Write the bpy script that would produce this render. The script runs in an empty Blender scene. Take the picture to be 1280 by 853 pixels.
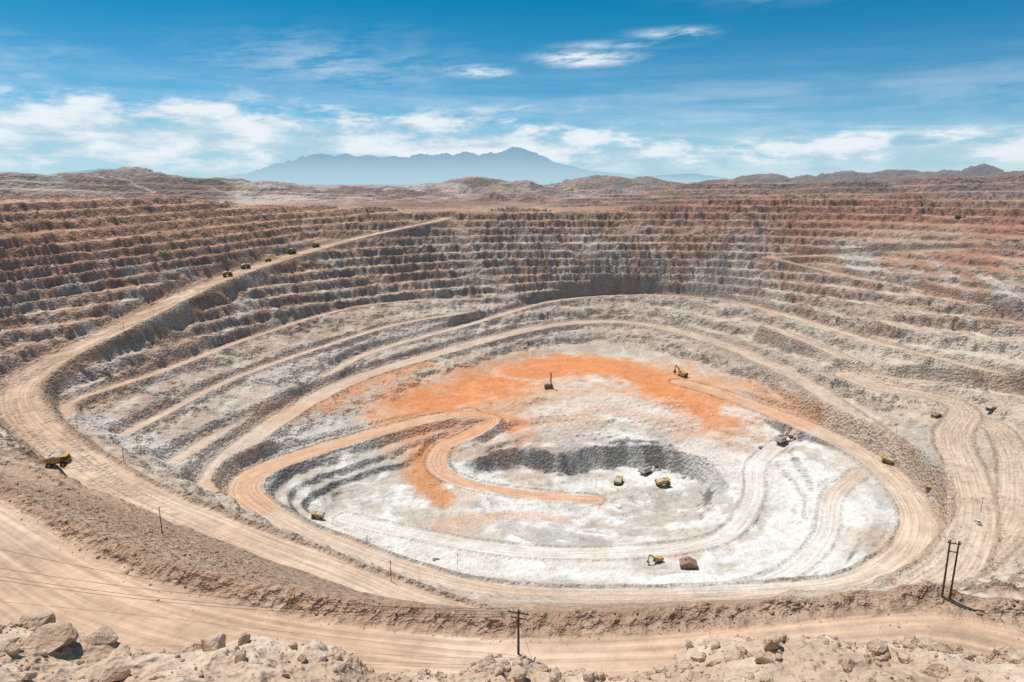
import bpy, math, random, time
import numpy as np
random.seed(4); rng=np.random.default_rng(7)
PITCH=math.radians(13.1); FPX=853.0
CP,SP=math.cos(PITCH),math.sin(PITCH)
def ray(u,v):
    a=(u-640)/FPX; b=(426.5-v)/FPX
    return np.array((a,CP+b*SP,-SP+b*CP))
def P(u,v,z):
    d=ray(u,v)
    if z>0: t=z          # positive third value = assumed depth along the camera axis
    else: t=z/d[2]
    return tuple(d*t)
# ---------------------------------------------------------------- noise
def _h(ix,iy,seed):
    h=(ix.astype(np.int64)*374761393+iy.astype(np.int64)*668265263+seed*974634777)&0xffffffff
    h=((h^(h>>13))*1274126177)&0xffffffff
    h=h^(h>>16)
    return (h&0xffffff)/float(0xffffff)*2-1
def vn(x,y,seed=0):
    x0=np.floor(x); y0=np.floor(y); fx=x-x0; fy=y-y0
    fx=fx*fx*(3-2*fx); fy=fy*fy*(3-2*fy)
    a=_h(x0,y0,seed); b=_h(x0+1,y0,seed); c=_h(x0,y0+1,seed); d=_h(x0+1,y0+1,seed)
    return (a*(1-fx)+b*fx)*(1-fy)+(c*(1-fx)+d*fx)*fy
def fbm(x,y,o=4,seed=0,ridged=False,gain=.5):
    s=0;A=1;T=0
    for i in range(o):
        n=vn(x*1.0+i*17.3,y+i*9.1,seed+i*7)
        if ridged: n=1-2*np.abs(n)
        s=s+n*A;T+=A;A*=gain
        x,y=(x*.8-y*.6)*2.03,(x*.6+y*.8)*2.03
    return s/T
def ss(a,b,x):
    t=np.clip((x-a)/(b-a),0,1); return t*t*(3-2*t)
def catmull(pts,n=8):
    p=np.array(pts,float); p=np.vstack([2*p[0]-p[1],p,2*p[-1]-p[-2]])
    out=[]
    for i in range(1,len(p)-2):
        for k in range(n):
            t=k/n
            out.append(.5*((2*p[i])+(-p[i-1]+p[i+1])*t+(2*p[i-1]-5*p[i]+4*p[i+1]-p[i+2])*t*t+(-p[i-1]+3*p[i]-3*p[i+1]+p[i+2])*t**3))
    out.append(p[-2]); return np.array(out)
L=lambda *q:[P(*a) for a in q]
# ---------------------------------------------------------------- terrain lines
haul=L((560,273,1420),(540,278,-75),(440,300,-100),(350,325,-117),(270,352,-129),(200,385,-142),(130,420,-155),(60,455,-165),(25,488,-172),(33,522,-177),(78,562,-181),(150,610,-184),(250,655,-189),(350,695,-195),(430,725,-200),(510,758,-204),(620,790,-208))
ring=L((850,478,-260),(900,492,-260),(1000,530,-263),(1080,570,-266),(1130,615,-269),(1148,660,-271),(1120,705,-273),(1050,735,-274),(900,746,-273),(780,750,-272),(640,746,-270),(520,720,-268),(400,676,-265),(325,635,-262),(305,608,-261),(340,583,-261),(430,553,-262),(520,528,-262),(585,516,-263))
ramp=L((570,518,-263),(612,524,-266),(590,542,-271),(552,560,-277),(548,585,-283),(585,605,-290),(660,618,-298),(740,625,-301))
b1=L((85,522,-188),(95,500,-189),(200,465,-193),(320,420,-192),(430,387,-188),(520,376,-191),(600,374,-196))
b2=L((152,545,-212),(200,520,-214),(300,470,-214),(430,425,-210),(500,405,-209),(600,388,-204))
b3=L((212,580,-234),(280,540,-235),(380,490,-234),(460,442,-229),(590,405,-221),(690,377,-209),(790,369,-203),(900,375,-201),(1000,400,-204),(1100,430,-208),(1200,455,-213),(1280,475,-215),(1400,510,-215))
b4=L((262,610,-246),(290,570,-245),(350,525,-244),(430,480,-242),(520,450,-241),(640,417,-236),(720,404,-234),(800,405,-235),(900,430,-238),(1000,475,-238),(1050,510,-240),(1110,550,-242),(1160,600,-243),(1182,640,-244))
rr=L((1060,470,-236),(1100,485,-238),(1170,497,-238),(1205,515,-239),(1190,545,-239),(1205,590,-239),(1215,640,-240),(1195,700,-240),(1150,735,-243))
rr2=L((1205,515,-239),(1250,540,-238),(1270,590,-238),(1262,650,-239),(1215,700,-240))
rr3=L((960,408,-205),(1040,440,-218),(1100,470,-230),(1170,480,-234),(1290,500,-235))
fr1=L((900,745,-276),(985,715,-280),(1030,670,-278),(1040,620,-274),(1075,590,-268))
fr2=L((430,648,-284),(520,668,-285),(640,688,-286),(790,690,-286),(900,672,-286),(940,625,-284),(945,580,-280),(985,548,-272),(1010,534,-264))
cons=[haul,ring,ramp,b1,b2,b3,b4,rr,rr2,fr1,fr2,
 L((470,690,-284),(560,706,-285),(640,712,-285),(780,718,-285),(900,715,-284)),
 L((1000,575,-268),(1020,600,-270),(1010,640,-274)),L((1095,620,-269),(1105,660,-270),(1080,700,-271)),
 L((965,590,-282),(990,625,-284),(980,665,-285)),
 L((398,640,-284),(430,617,-284)),L((400,585,-266),(455,568,-267),(500,556,-268)),
 L((445,632,-285),(450,605,-281),(480,590,-279),(505,605,-283),(500,635,-286),(450,640,-286)),L((535,612,-286),(520,590,-282),(520,565,-276)),
 L((598,572,-280),(640,560,-280),(700,566,-280),(760,555,-279),(830,556,-279),(890,575,-281),(912,602,-283),(900,634,-286)),
 L((612,594,-300),(650,586,-302),(700,594,-303),(760,585,-303),(830,588,-303),(870,602,-303),(880,616,-301),(850,640,-299),(760,652,-297),(680,647,-296)),
 L((540,505,-261),(620,462,-261),(700,443,-261),(780,445,-261),(850,463,-260),(905,485,-260)),
 L((620,510,-265),(700,490,-264),(800,500,-265),(880,515,-266)),
 L((640,535,-274),(740,525,-272),(850,540,-275),(930,560,-277)),
 L((-60,425,-140),(0,402,-133),(100,376,-127),(200,348,-117),(300,322,-108),(400,296,-98)),
 L((-80,312,-62),(0,302,-61),(200,300,-75),(350,287,-80)),
 L((-80,262,800),(0,258,850),(200,252,1150),(350,264,1300),(450,270,1350),(560,268,1370),(700,268,1370),(850,262,1400),(960,247,1450),(1100,247,1400),(1280,247,1300),(1400,250,1200)),
 L((640,320,1280),(850,318,1270),(1000,330,1200),(1150,350,1060),(1280,380,930),(1400,430,800)),
 L((960,272,1360),(1100,285,1250),(1280,300,1093),(1400,330,950)),
 L((1180,500,-236),(1280,505,-236),(1400,520,-236)),L((1230,560,-237),(1310,580,-237)),L((1240,640,-238),(1300,660,-238)),L((1220,705,-239),(1300,735,-239)),
]
berm=L((-90,570,-107),(0,614,-108),(100,668,-110),(200,712,-112),(350,748,-114),(500,768,-115),(640,778,-115),(800,775,-114),(1000,757,-110),(1130,744,-106),(1200,750,-105),(1290,768,-104),(1400,800,-103))
bermc=catmull(berm,8)
plat=[(q[0]*.97,q[1]-9,q[2]) for q in berm]
cons+= [berm,plat,[(-230,128,-113),(-100,128,-114),(100,128,-115),(240,120,-110)],
 [(-700,0,-4),(700,0,-4)],[(-700,20,-22),(700,20,-22)],
 [(-1400,0,-5),(-1400,2390,-40)],[(-1480,2390,-62),(1590,2390,-62)],[(1590,0,-5),(1590,2390,-50)],
 [(-800,1900,-58),(1000,1900,-62)],[(-500,1550,-50),(0,1560,-58),(500,1600,-48),(900,1600,-44)]]
# ---------------------------------------------------------------- harmonic surface
gx0,gy0,gs=-1500.,0.,6.
NX,NY=517,400
S=np.zeros((NY,NX));C=np.zeros((NY,NX))
for ln in cons:
    c=catmull(ln,6) if len(ln)>2 else np.array(ln,float)
    for a,b in zip(c[:-1],c[1:]):
        n=int(np.hypot(*(b-a)[:2])/2.5)+2
        for t in np.linspace(0,1,n):
            p=a+(b-a)*t
            i=int(round((p[1]-gy0)/gs)); j=int(round((p[0]-gx0)/gs))
            if 0<=i<NY and 0<=j<NX: S[i,j]+=p[2];C[i,j]+=1
lev=[(S,C)]
while min(lev[-1][0].shape)>12:
    s,c=lev[-1]; h,w=s.shape
    s=np.pad(s,((0,h%2),(0,w%2)));c=np.pad(c,((0,h%2),(0,w%2)))
    f=lambda m:m[::2,::2]+m[1::2,::2]+m[::2,1::2]+m[1::2,1::2]
    lev.append((f(s),f(c)))
Z=None
for s,c in lev[::-1]:
    m=c>0; val=np.where(m,s/np.maximum(c,1),0)
    if Z is None: Z=np.full(s.shape,-80.)
    else: Z=np.repeat(np.repeat(Z,2,0),2,1)[:s.shape[0],:s.shape[1]]
    for it in range(220):
        Z[m]=val[m]
        q=np.pad(Z,1,mode='edge')
        Z=.25*(q[:-2,1:-1]+q[2:,1:-1]+q[1:-1,:-2]+q[1:-1,2:])
    Z[m]=val[m]
for _ in range(2):
    q=np.pad(Z,1,mode='edge'); Z=.4*Z+.15*(q[:-2,1:-1]+q[2:,1:-1]+q[1:-1,:-2]+q[1:-1,2:])
def base(x,y):
    fx=np.clip((x-gx0)/gs,0,NX-1.001);fy=np.clip((y-gy0)/gs,0,NY-1.001)
    i=fy.astype(int);j=fx.astype(int);fx=fx-j;fy=fy-i
    return (Z[i,j]*(1-fx)+Z[i,j+1]*fx)*(1-fy)+(Z[i+1,j]*(1-fx)+Z[i+1,j+1]*fx)*fy
# ---------------------------------------------------------------- grid axes
def grow(a,step,r,lim):
    o=[]
    while a<lim: step*=r;a+=step;o.append(a)
    return o
xs=np.concatenate([np.arange(0,260,1.4),np.arange(260,960,2.0)]); xs=np.concatenate([xs,grow(xs[-1],2.2,1.08,45000)])
xs=np.concatenate([-xs[:0:-1],xs])
ys=np.concatenate([np.arange(0,90,3),np.arange(90,330,1.1),np.arange(330,700,1.5),np.arange(700,1480,1.7)])
ys=np.concatenate([-np.array(grow(0,3,1.3,3000))[::-1],ys,grow(ys[-1],2,1.06,45000)])
X,Y=np.meshgrid(xs,ys)
H=base(X,Y)
B=H.copy()
nA=fbm(X/38,Y/38,4,3); nB=fbm(X/11,Y/11,3,11); nC=fbm(X/160,Y/160,3,21); nD=fbm(X/5,Y/5,2,31)
nG=fbm(X/20,Y/20,3,35,True); nL=fbm(X/75,Y/75,3,39)
# terrace
q=13.-2.5*ss(-240,-420,X)
wt=ss(-257,-250,H)*(1-ss(430,300,Y)*ss(235,190,X))*ss(1560,1450,Y)*ss(-14,-24,H)
scree=ss(430,620,X+.35*(1100-Y))*ss(-175,-150,H)*ss(-55,-75,H)
wt=wt*(1-.6*scree)
wt=wt*(1-.62*ss(-184,-194,H)*ss(60,-60,X))*(1-.35*ss(-200,-212,H)*ss(-60,60,X))
slide=ss(.18,.40,nL+.25*nA)*ss(-70,-90,H)
s=(H+100+8*nC)/q+.58*nA+.24*nB+.26*nG+.11*nD
k=np.floor(s);f=s-k
lo=np.clip(.28+.28*nA+.14*nC,.06,.55); wd=np.clip(.42+.28*nB+.28*nL,.18,.72)
Hter=q*(k+ss(lo-.05,np.minimum(lo+wd,.98),f)*.92+.08*f)-100
wt2=wt*(1-.72*slide)
H=H*(1-wt2)+Hter*wt2
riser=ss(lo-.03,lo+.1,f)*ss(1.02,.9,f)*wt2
amp=.4+2.2*riser+1.1*slide*wt
H=H+nB*amp*1.2+nD*amp*.9
wall=ss(-255,-245,B)*ss(430,520,Y+np.abs(X)*.3)*ss(1500,1420,Y)
H=H+wall*(nG*2.2+nB*1.2)*(1-wt2*.5)
sl=ss(135,115,Y); H=H+sl*3*nA
fl=ss(-258,-264,B)
dune=fbm(X/34,Y/34,4,41,True)
nE=fbm(X/60,Y/60,3,43)
fc=P(760,610,-285)
th=np.arctan2(Y-fc[1],X-fc[0]);rad=np.hypot((X-fc[0])*.9,Y-fc[1])
nR=fbm(th*4+.6*nA,rad/13+.8*nA,4,47)
# low working benches inside the floor
low=ss(-277,-283,B)
sf=(B+1.5*nA+2*nE)/6.; kf=np.floor(sf); hf=6*(kf+ss(.4,.95,sf-kf))
wf=.7*fl*(1-low)
H=H*(1-wf)+hf*wf+fl*(dune*2.2-.5+.6*nB+.2*nD+1.4*nR)
# ---------------------------------------------------------------- polyline fields
def field(pts,R):
    D=np.full(X.shape,1e6);Sg=np.zeros(X.shape);Sa=np.zeros(X.shape);Zr=np.zeros(X.shape)
    cum=0
    for a,b in zip(pts[:-1],pts[1:]):
        j0=np.searchsorted(xs,min(a[0],b[0])-R);j1=np.searchsorted(xs,max(a[0],b[0])+R)
        i0=np.searchsorted(ys,min(a[1],b[1])-R);i1=np.searchsorted(ys,max(a[1],b[1])+R)
        d=b-a;l=math.hypot(d[0],d[1])
        if l<1e-6: continue
        x=X[i0:i1,j0:j1]-a[0];y=Y[i0:i1,j0:j1]-a[1]
        t=np.clip((x*d[0]+y*d[1])/l/l,0,1)
        ex=x-t*d[0];ey=y-t*d[1];dd=np.hypot(ex,ey)
        m=dd<D[i0:i1,j0:j1]
        D[i0:i1,j0:j1][m]=dd[m]
        Sg[i0:i1,j0:j1][m]=(np.sign(x*d[1]-y*d[0])*dd)[m]
        Sa[i0:i1,j0:j1][m]=(cum+t*l)[m]
        Zr[i0:i1,j0:j1][m]=(a[2]+t*d[2])[m]
        cum+=l
    return D,Sg,Sa,Zr
rmask=np.zeros(X.shape);rs=np.zeros(X.shape);rl=np.zeros(X.shape);bermm=np.zeros(X.shape)
def road(pts,hw,bl=14,bh=1.6,mask=1.0):
    global H,rmask,rs,rl,bermm
    D,Sg,Sa,Zr=field(catmull(pts,8),hw+bl+8)
    wob=hw*.18*nA+.6*nB
    w=1-ss(hw+wob+2,hw+wob+2+bl,D+2.5*nB)
    H=H*(1-w)+(Zr+.15*nB)*w
    e=np.exp(-((D-hw-2.2-wob)/1.5)**2)
    if bh: H=H+e*(bh+.6*nB); bermm=np.maximum(bermm*(D>hw),e)
    m=1-ss(hw+wob-1.5,hw+wob+1,D)
    rmask=np.maximum(rmask*1.0,m*mask)
    sel=D<hw+4; rs[sel]=Sa[sel]; rl[sel]=Sg[sel]
    return D
# switchback cut into the upper right slope
zz=[P(1285,415,905.),P(1180,372,1010.),P(1060,345,1130.),P(960,322,1225.)]
zz2=[P(960,322,1225.),P(1080,318,1190.),P(1200,312,1120.),P(1290,316,1060.)]
road(zz,5,8,.8,.75);road(zz2,5,8,.8,.7)
road(b1,4,5,.8,.75);road(b2,4,5,.8,.75);road(b3,5.5,7,1.0,.8)
road(b4,12,8,1.2,.7);road(rr3,8,10,1.0,.8);road(rr2,11,14,1.0,.9);road(rr,14,14,1.2,.95)
road(fr1,7,10,.9,.8);road(fr2,8,10,1.,.8)
road(ring,13,10,1.8); road(ramp,10,9,1.5); Dh=road(haul,14,10,2.2)
# foreground bench and its safety berm
D,Sg,Sa,Zr=field(catmull(plat,8),70)
inn=(Y>128)&(Sg>-2) if Sg[np.searchsorted(ys,140),np.searchsorted(xs,0)]>0 else (Y>128)&(Sg<2)
mp=ss(126,136,Y)*np.where(inn&(D<69),1,0)
H=H*(1-mp*.9)+(B+.25*nA+.1*nB)*mp*.9
rmask=np.maximum(rmask,mp); sel=mp>.3; rs[sel]=Sa[sel]; rl[sel]=Sg[sel]
Db,_,Sb,_=field(bermc,20)
e=np.exp(-((Db+1.2*nA+.6*nB)/(3.6))**2); H=H+e*(4.0+1.5*nB+1.0*nD); bermm=np.maximum(bermm,e*1.0)
rmask*=1-ss(.25,.6,e)
c0=np.array(P(770,522,-270));
ca,sa=math.cos(.2),math.sin(.2)
lx=(X-c0[0])*ca+(Y-c0[1])*sa;ly=-(X-c0[0])*sa+(Y-c0[1])*ca
shot=ss(98,88,np.abs(lx+8*nA))*ss(52,42,np.abs(ly+8*nA))
cx=(lx/9.+.12*nB)%1-.5;cy=(ly/9.+.12*nA)%1-.5
cone=np.clip(1-np.hypot(cx,cy)/.34,0,1)*shot
H+=cone*1.5
# ---------------------------------------------------------------- colours (albedo)
def col(c): return np.array(c)[None,None,:]
gyy=np.gradient(H,ys,axis=0);gxx=np.gradient(H,xs,axis=1)
slope=np.hypot(gxx,gyy)
nM=fbm(X/70,Y/70,4,51);nF=fbm(X/16,Y/16,3,61);nS=fbm(X/25,B/3.5+Y/300,3,71);nP=fbm(X/33,Y/33,4,81);nQ=fbm(X/120,Y/120,4,85)
nV=fbm(X/9+nA,B/45+nA,3,91)
def mix(c,d,w): return c*(1-w[...,None])+col(d)*w[...,None]
c=np.ones(X.shape+(3,))*col((.48,.315,.215))
c=mix(c,(.39,.265,.19),ss(-.2,.5,nM))
red=np.clip(ss(150,650,X+.25*(Y-900))*ss(-180,-115,B)*.9+.45*ss(-105,-65,B)*ss(-400,200,X),0,1)
red=np.clip(red*ss(-.45,.35,nQ+.5*nP),0,1)
c=mix(c,(.39,.175,.115),red*.85)
c=mix(c,(.45,.235,.145),.75*ss(-300,-480,X-.1*(Y-700))*ss(-165,-90,B)*ss(-.4,.3,nQ+.3))
c=mix(c,(.38,.33,.29),.7*ss(.1,.4,-nQ)*ss(-80,-120,B)*ss(-520,-300,X))
gl=ss(-155,-235,B+22*nM)
c=mix(c,(.51,.43,.355),np.clip(gl,0,1)*.85)
c=mix(c,(.58,.49,.40),.8*ss(.10,.42,nP)*ss(-70,-130,B)*(1-.6*red))
c=mix(c,(.62,.56,.48),.75*ss(.15,.45,nV)*ss(-80,-140,B)*(1-.6*red)*(1-fl))
c=mix(c,(.52,.40,.30),.45*slide*wt*(1-.5*red))
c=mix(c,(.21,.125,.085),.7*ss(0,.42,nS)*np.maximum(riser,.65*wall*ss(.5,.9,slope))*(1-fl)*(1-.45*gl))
tread=wt2*(1-ss(.2,.5,slope))
c=mix(c,(.58,.44,.32),.55*tread*(1-.6*red)*ss(-.5,.3,nL)); c=mix(c,(.47,.28,.19),.4*tread*red)
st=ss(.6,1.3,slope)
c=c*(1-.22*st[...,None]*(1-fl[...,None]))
# floor
c=mix(c,(.54,.48,.41),fl*(.92))
c=mix(c,(.69,.66,.61),fl*ss(-.2,.25,nF*.5+.6*nM+.4*nR))
c=mix(c,(.38,.36,.335),fl*ss(.12,.48,-nP+.4*nF)*.65)
c=mix(c,(.56,.40,.28),fl*ss(.15,.5,nE)*.6)
c=mix(c,(.75,.73,.69),fl*ss(.18,.42,nR)*.85); c=mix(c,(.38,.34,.30),fl*ss(.25,.55,-nR)*.55)
wcol=.14+.27*ss(-.2,.5,nV*.6+nF*.6)
sw=(fl*ss(.35,.8,slope)*.85)[...,None]
c=c*(1-sw)+np.stack([wcol*1.05,wcol,wcol*.94],-1)*sw
def stroke(pts,hw,colr,stg,soft=.5,wob=.35):
    global c
    D,_,_,_=field(catmull(pts,6),hw*2.4)
    w=stg*ss(hw*(1+soft),hw*(1-soft),D+hw*wob*nM*1.6+hw*wob*1.2*nF+hw*.25*nB)
    c=mix(c,colr,np.clip(w,0,1))
OR=(.68,.26,.10);OR2=(.63,.41,.28)
stroke(L((545,525,-263),(640,510,-266),(700,500,-265),(770,495,-264),(830,502,-265),(890,528,-269)),66,OR2,.8,.5,.3)
stroke(L((520,515,-262),(560,498,-262),(640,472,-262),(700,460,-262),(760,460,-262),(815,470,-262),(860,490,-263)),64,(.65,.32,.16),.9,.5,.3)
stroke(L((540,508,-262),(600,482,-262),(650,468,-262),(700,456,-262),(760,460,-262),(810,474,-262)),38,OR,.9,.6,.45)
stroke(L((610,520,-267),(640,530,-272),(655,545,-275)),16,OR,.6)
stroke(L((800,480,-263),(850,498,-264),(895,524,-267)),28,OR,.8,.6,.5)
stroke(L((680,512,-268),(760,502,-268),(830,517,-269)),17,(.66,.60,.53),.7)
stroke(L((620,470,-262),(690,476,-262),(740,470,-262)),7,(.66,.52,.42),.6,.6,.6)
stroke(L((400,507,-244),(460,478,-243),(535,452,-242)),15,(.62,.32,.17),.85)
stroke(L((262,610,-246),(290,570,-245),(350,525,-245),(400,500,-244)),16,(.60,.35,.21),.85)
stroke(L((310,600,-252),(345,560,-252),(420,525,-250)),12,(.64,.59,.53),.75)
stroke(L((535,572,-284),(528,600,-285),(552,620,-286)),14,(.64,.29,.13),.95,.6,.4)
stroke(L((560,655,-285),(640,640,-290),(690,642,-290)),14,OR2,.6)
stroke(L((930,475,-250),(985,505,-252),(1040,532,-252)),16,(.62,.34,.19),.75)
stroke(L((640,548,-276),(760,535,-276),(860,550,-277)),12,(.45,.38,.32),.6)
stroke(L((1000,600,-273),(1020,650,-276),(985,700,-282)),30,(.74,.72,.67),.8)
stroke(L((880,560,-277),(940,590,-280)),26,(.73,.70,.65),.65)
stroke(L((430,655,-285),(560,700,-285),(760,712,-285)),22,(.74,.71,.65),.7)
stroke(L((150,548,-212),(230,570,-230),(330,520,-225)),28,(.64,.59,.53),.8)
stroke(L((330,470,-215),(450,425,-210),(560,395,-208)),18,(.60,.53,.46),.6)
stroke(L((600,402,-210),(592,430,-228)),7,(.60,.47,.36),.8)
stroke(L((1020,440,-215),(1150,440,-208),(1250,440,-200)),38,(.60,.52,.42),.8)
stroke(L((1060,520,-243),(1110,570,-245)),20,(.58,.52,.46),.65)
stroke(L((1120,490,-238),(1220,520,-238),(1250,600,-238),(1240,690,-238)),60,(.59,.48,.375),.75)
stroke(L((1150,540,-245),(1165,600,-250)),14,(.42,.38,.34),.6)
c=mix(c,(.72,.67,.60),cone*.8)
# roads
rc=np.ones(X.shape+(3,))*col((.57,.39,.27))
rc=mix(rc,(.66,.495,.37),ss(-.3,.5,nM))
rc=mix(rc,(.60,.51,.41),ss(-185,-235,B)*.4)
rc=mix(rc,(.72,.68,.62),ss(-272,-279,B)*.9)
w=rmask[...,None]*.93; c=c*(1-w)+rc*w
stroke(ramp,11,(.64,.34,.18),.8,.3,.25)
stroke(ring[:3]+[],13,(.64,.36,.20),.7,.3,.2); stroke(ring[-6:],12,(.62,.38,.23),.75,.3,.2)
c=mix(c,(.41,.265,.175),np.clip(bermm,0,1)*.7*(1-.7*fl))
nl=ss(430,330,Y)*ss(180,120,X)*ss(-235,-215,B)*(1-rmask)*(1-np.clip(bermm,0,1))
c=mix(c,(.46,.315,.22),nl*.8); c=mix(c,(.33,.215,.15),nl*ss(.0,.5,nF)*.6)
c=mix(c,(.40,.27,.195),ss(1500,1800,Y)*.8)
c=c*(1+.13*nF+.10*nD)[...,None]
c=np.clip(c,.02,.77)
# ---------------------------------------------------------------- mesh helper
def grid_object(name,X,Y,H,cols,road3,rough,mat):
    ny,nx=X.shape; n=nx*ny
    co=np.stack([X,Y,H],-1).reshape(-1,3).astype(np.float32)
    idx=np.arange(n).reshape(ny,nx)
    qd=np.stack([idx[:-1,:-1],idx[:-1,1:],idx[1:,1:],idx[1:,:-1]],-1).reshape(-1,4)
    me=bpy.data.meshes.new(name)
    me.vertices.add(n);me.vertices.foreach_set('co',co.ravel())
    me.loops.add(qd.size);me.loops.foreach_set('vertex_index',qd.ravel().astype(np.int32))
    me.polygons.add(len(qd));me.polygons.foreach_set('loop_start',(np.arange(len(qd))*4).astype(np.int32))
    me.update(calc_edges=True); me.shade_smooth()
    a=me.color_attributes.new('Col','FLOAT_COLOR','POINT')
    a.data.foreach_set('color',np.concatenate([cols.reshape(-1,3),np.ones((n,1))],1).astype(np.float32).ravel())
    a=me.attributes.new('road','FLOAT_VECTOR','POINT');a.data.foreach_set('vector',road3.reshape(-1,3).astype(np.float32).ravel())
    a=me.attributes.new('rough','FLOAT','POINT');a.data.foreach_set('value',rough.ravel().astype(np.float32))
    ob=bpy.data.objects.new(name,me);bpy.context.collection.objects.link(ob);me.materials.append(mat);return ob
# ---------------------------------------------------------------- materials
class NT:
    def __init__(s,t): s.t=t;s.n=t.nodes;s.l=t.links
    def new(s,ty,**k):
        n=s.n.new(ty)
        for a,b in k.items(): setattr(n,a,b)
        return n
    def inp(s,n,i,v):
        if isinstance(v,bpy.types.NodeSocket): s.l.new(v,n.inputs[i])
        else: n.inputs[i].default_value=v
    def m(s,op,a,b=0.,c=0.,clamp=False):
        n=s.new('ShaderNodeMath',operation=op,use_clamp=clamp)
        for i,v in enumerate((a,b,c)): s.inp(n,i,v)
        return n.outputs[0]
    def noise(s,vec,scale,detail=4,rough=.55):
        n=s.new('ShaderNodeTexNoise');s.l.new(vec,n.inputs['Vector']);n.inputs['Scale'].default_value=scale;n.inputs['Detail'].default_value=detail;n.inputs['Roughness'].default_value=rough
        return n.outputs[0]
    def mr(s,v,a,b,c=0.,d=1.,smooth=True):
        n=s.new('ShaderNodeMapRange');n.interpolation_type='SMOOTHSTEP' if smooth else 'LINEAR'
        for i,x in enumerate((v,a,b,c,d)): s.inp(n,i,x)
        return n.outputs[0]
    def mixc(s,f,a,b,mode='MIX'):
        n=s.new('ShaderNodeMix',data_type='RGBA',blend_type=mode)
        s.inp(n,0,f);s.inp(n,6,a);s.inp(n,7,b);return n.outputs[2]
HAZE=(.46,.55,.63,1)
def ground_mat(name,k=1.,haze=19000.,tracks=True):
    mt=bpy.data.materials.new(name);mt.use_nodes=True;t=NT(mt.node_tree)
    mt.cycles.emission_sampling='NONE'
    t.n.remove(t.n['Principled BSDF']);bs=t.new('ShaderNodeBsdfDiffuse');out=t.n['Material Output']
    geo=t.new('ShaderNodeNewGeometry');pos=geo.outputs['Position']
    ca=t.new('ShaderNodeAttribute',attribute_name='Col').outputs['Color']
    rg=t.new('ShaderNodeAttribute',attribute_name='rough').outputs['Fac']
    n1=t.noise(pos,.22*k,3,.70)
    f=t.m('MULTIPLY',t.mr(n1,.3,.7,-.30,.30,False),t.m('ADD',.3,rg))
    if tracks:
        rd=t.new('ShaderNodeAttribute',attribute_name='road').outputs['Vector']
        sp=t.new('ShaderNodeSeparateXYZ');t.l.new(rd,sp.inputs[0])
        cb=t.new('ShaderNodeCombineXYZ');t.inp(cb,0,t.m('MULTIPLY',sp.outputs[0],.018));t.inp(cb,1,t.m('MULTIPLY',sp.outputs[1],.55))
        tn=t.new('ShaderNodeTexNoise');tn.noise_dimensions='2D';t.l.new(cb.outputs[0],tn.inputs['Vector']);tn.inputs['Scale'].default_value=1.;tn.inputs['Detail'].default_value=3
        f=t.m('ADD',f,t.m('MULTIPLY',t.mr(tn.outputs[0],.32,.68,-.2,.15,False),sp.outputs[2]))
    f=t.m('ADD',f,1.)
    dark=t.m('MULTIPLY',t.mr(n1,.54,.67,0,.6,False),rg)  # crevice shade painted into the rock colour by noise
    f=t.m('MULTIPLY',f,t.m('SUBTRACT',1.,dark))
    sc=t.new('ShaderNodeVectorMath',operation='SCALE');t.l.new(ca,sc.inputs[0]);t.l.new(f,sc.inputs['Scale'])
    t.l.new(sc.outputs[0],bs.inputs['Color'])
    vo=t.new('ShaderNodeTexVoronoi');t.l.new(pos,vo.inputs['Vector']);vo.inputs['Scale'].default_value=.33*k
    hgt=t.m('ADD',t.m('MULTIPLY',n1,2.8/k),t.m('MULTIPLY',vo.outputs['Distance'],1.2/k))
    bp=t.new('ShaderNodeBump');t.l.new(hgt,bp.inputs['Height']);bp.inputs['Distance'].default_value=1.6
    t.l.new(t.m('ADD',.14,t.m('MULTIPLY',rg,.86)),bp.inputs['Strength']);t.l.new(bp.outputs[0],bs.inputs['Normal'])
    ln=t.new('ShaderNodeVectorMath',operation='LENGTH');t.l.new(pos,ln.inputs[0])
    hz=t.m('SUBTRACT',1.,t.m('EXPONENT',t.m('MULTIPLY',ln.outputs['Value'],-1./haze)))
    em=t.new('ShaderNodeEmission');em.inputs[0].default_value=HAZE;em.inputs[1].default_value=1.  # aerial haze painted on the surface as emission, stronger with distance
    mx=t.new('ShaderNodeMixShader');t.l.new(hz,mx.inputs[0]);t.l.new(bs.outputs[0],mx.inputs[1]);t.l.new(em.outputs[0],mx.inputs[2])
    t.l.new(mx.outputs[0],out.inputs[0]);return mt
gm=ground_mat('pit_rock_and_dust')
rough=np.clip(.25+.9*riser+.7*ss(.35,.9,slope)+.4*slide*wt+.5*np.clip(bermm,0,1)+.35*nl-.2*rmask+.08*fl,0.02,1)
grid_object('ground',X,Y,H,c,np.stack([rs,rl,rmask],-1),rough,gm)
def gz(x,y):
    j=min(max(np.searchsorted(xs,x)-1,0),len(xs)-2);i=min(max(np.searchsorted(ys,y)-1,0),len(ys)-2)
    fx=(x-xs[j])/(xs[j+1]-xs[j]);fy=(y-ys[i])/(ys[i+1]-ys[i])
    return float((H[i,j]*(1-fx)+H[i,j+1]*fx)*(1-fy)+(H[i+1,j]*(1-fx)+H[i+1,j+1]*fx)*fy)
def hit(u,v):
    d=ray(u,v);t=110.
    while t<2400:
        p=d*t
        if gz(p[0],p[1])>=p[2]: break
        t+=1.0
    return float(p[0]),float(p[1]),gz(p[0],p[1])
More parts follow.
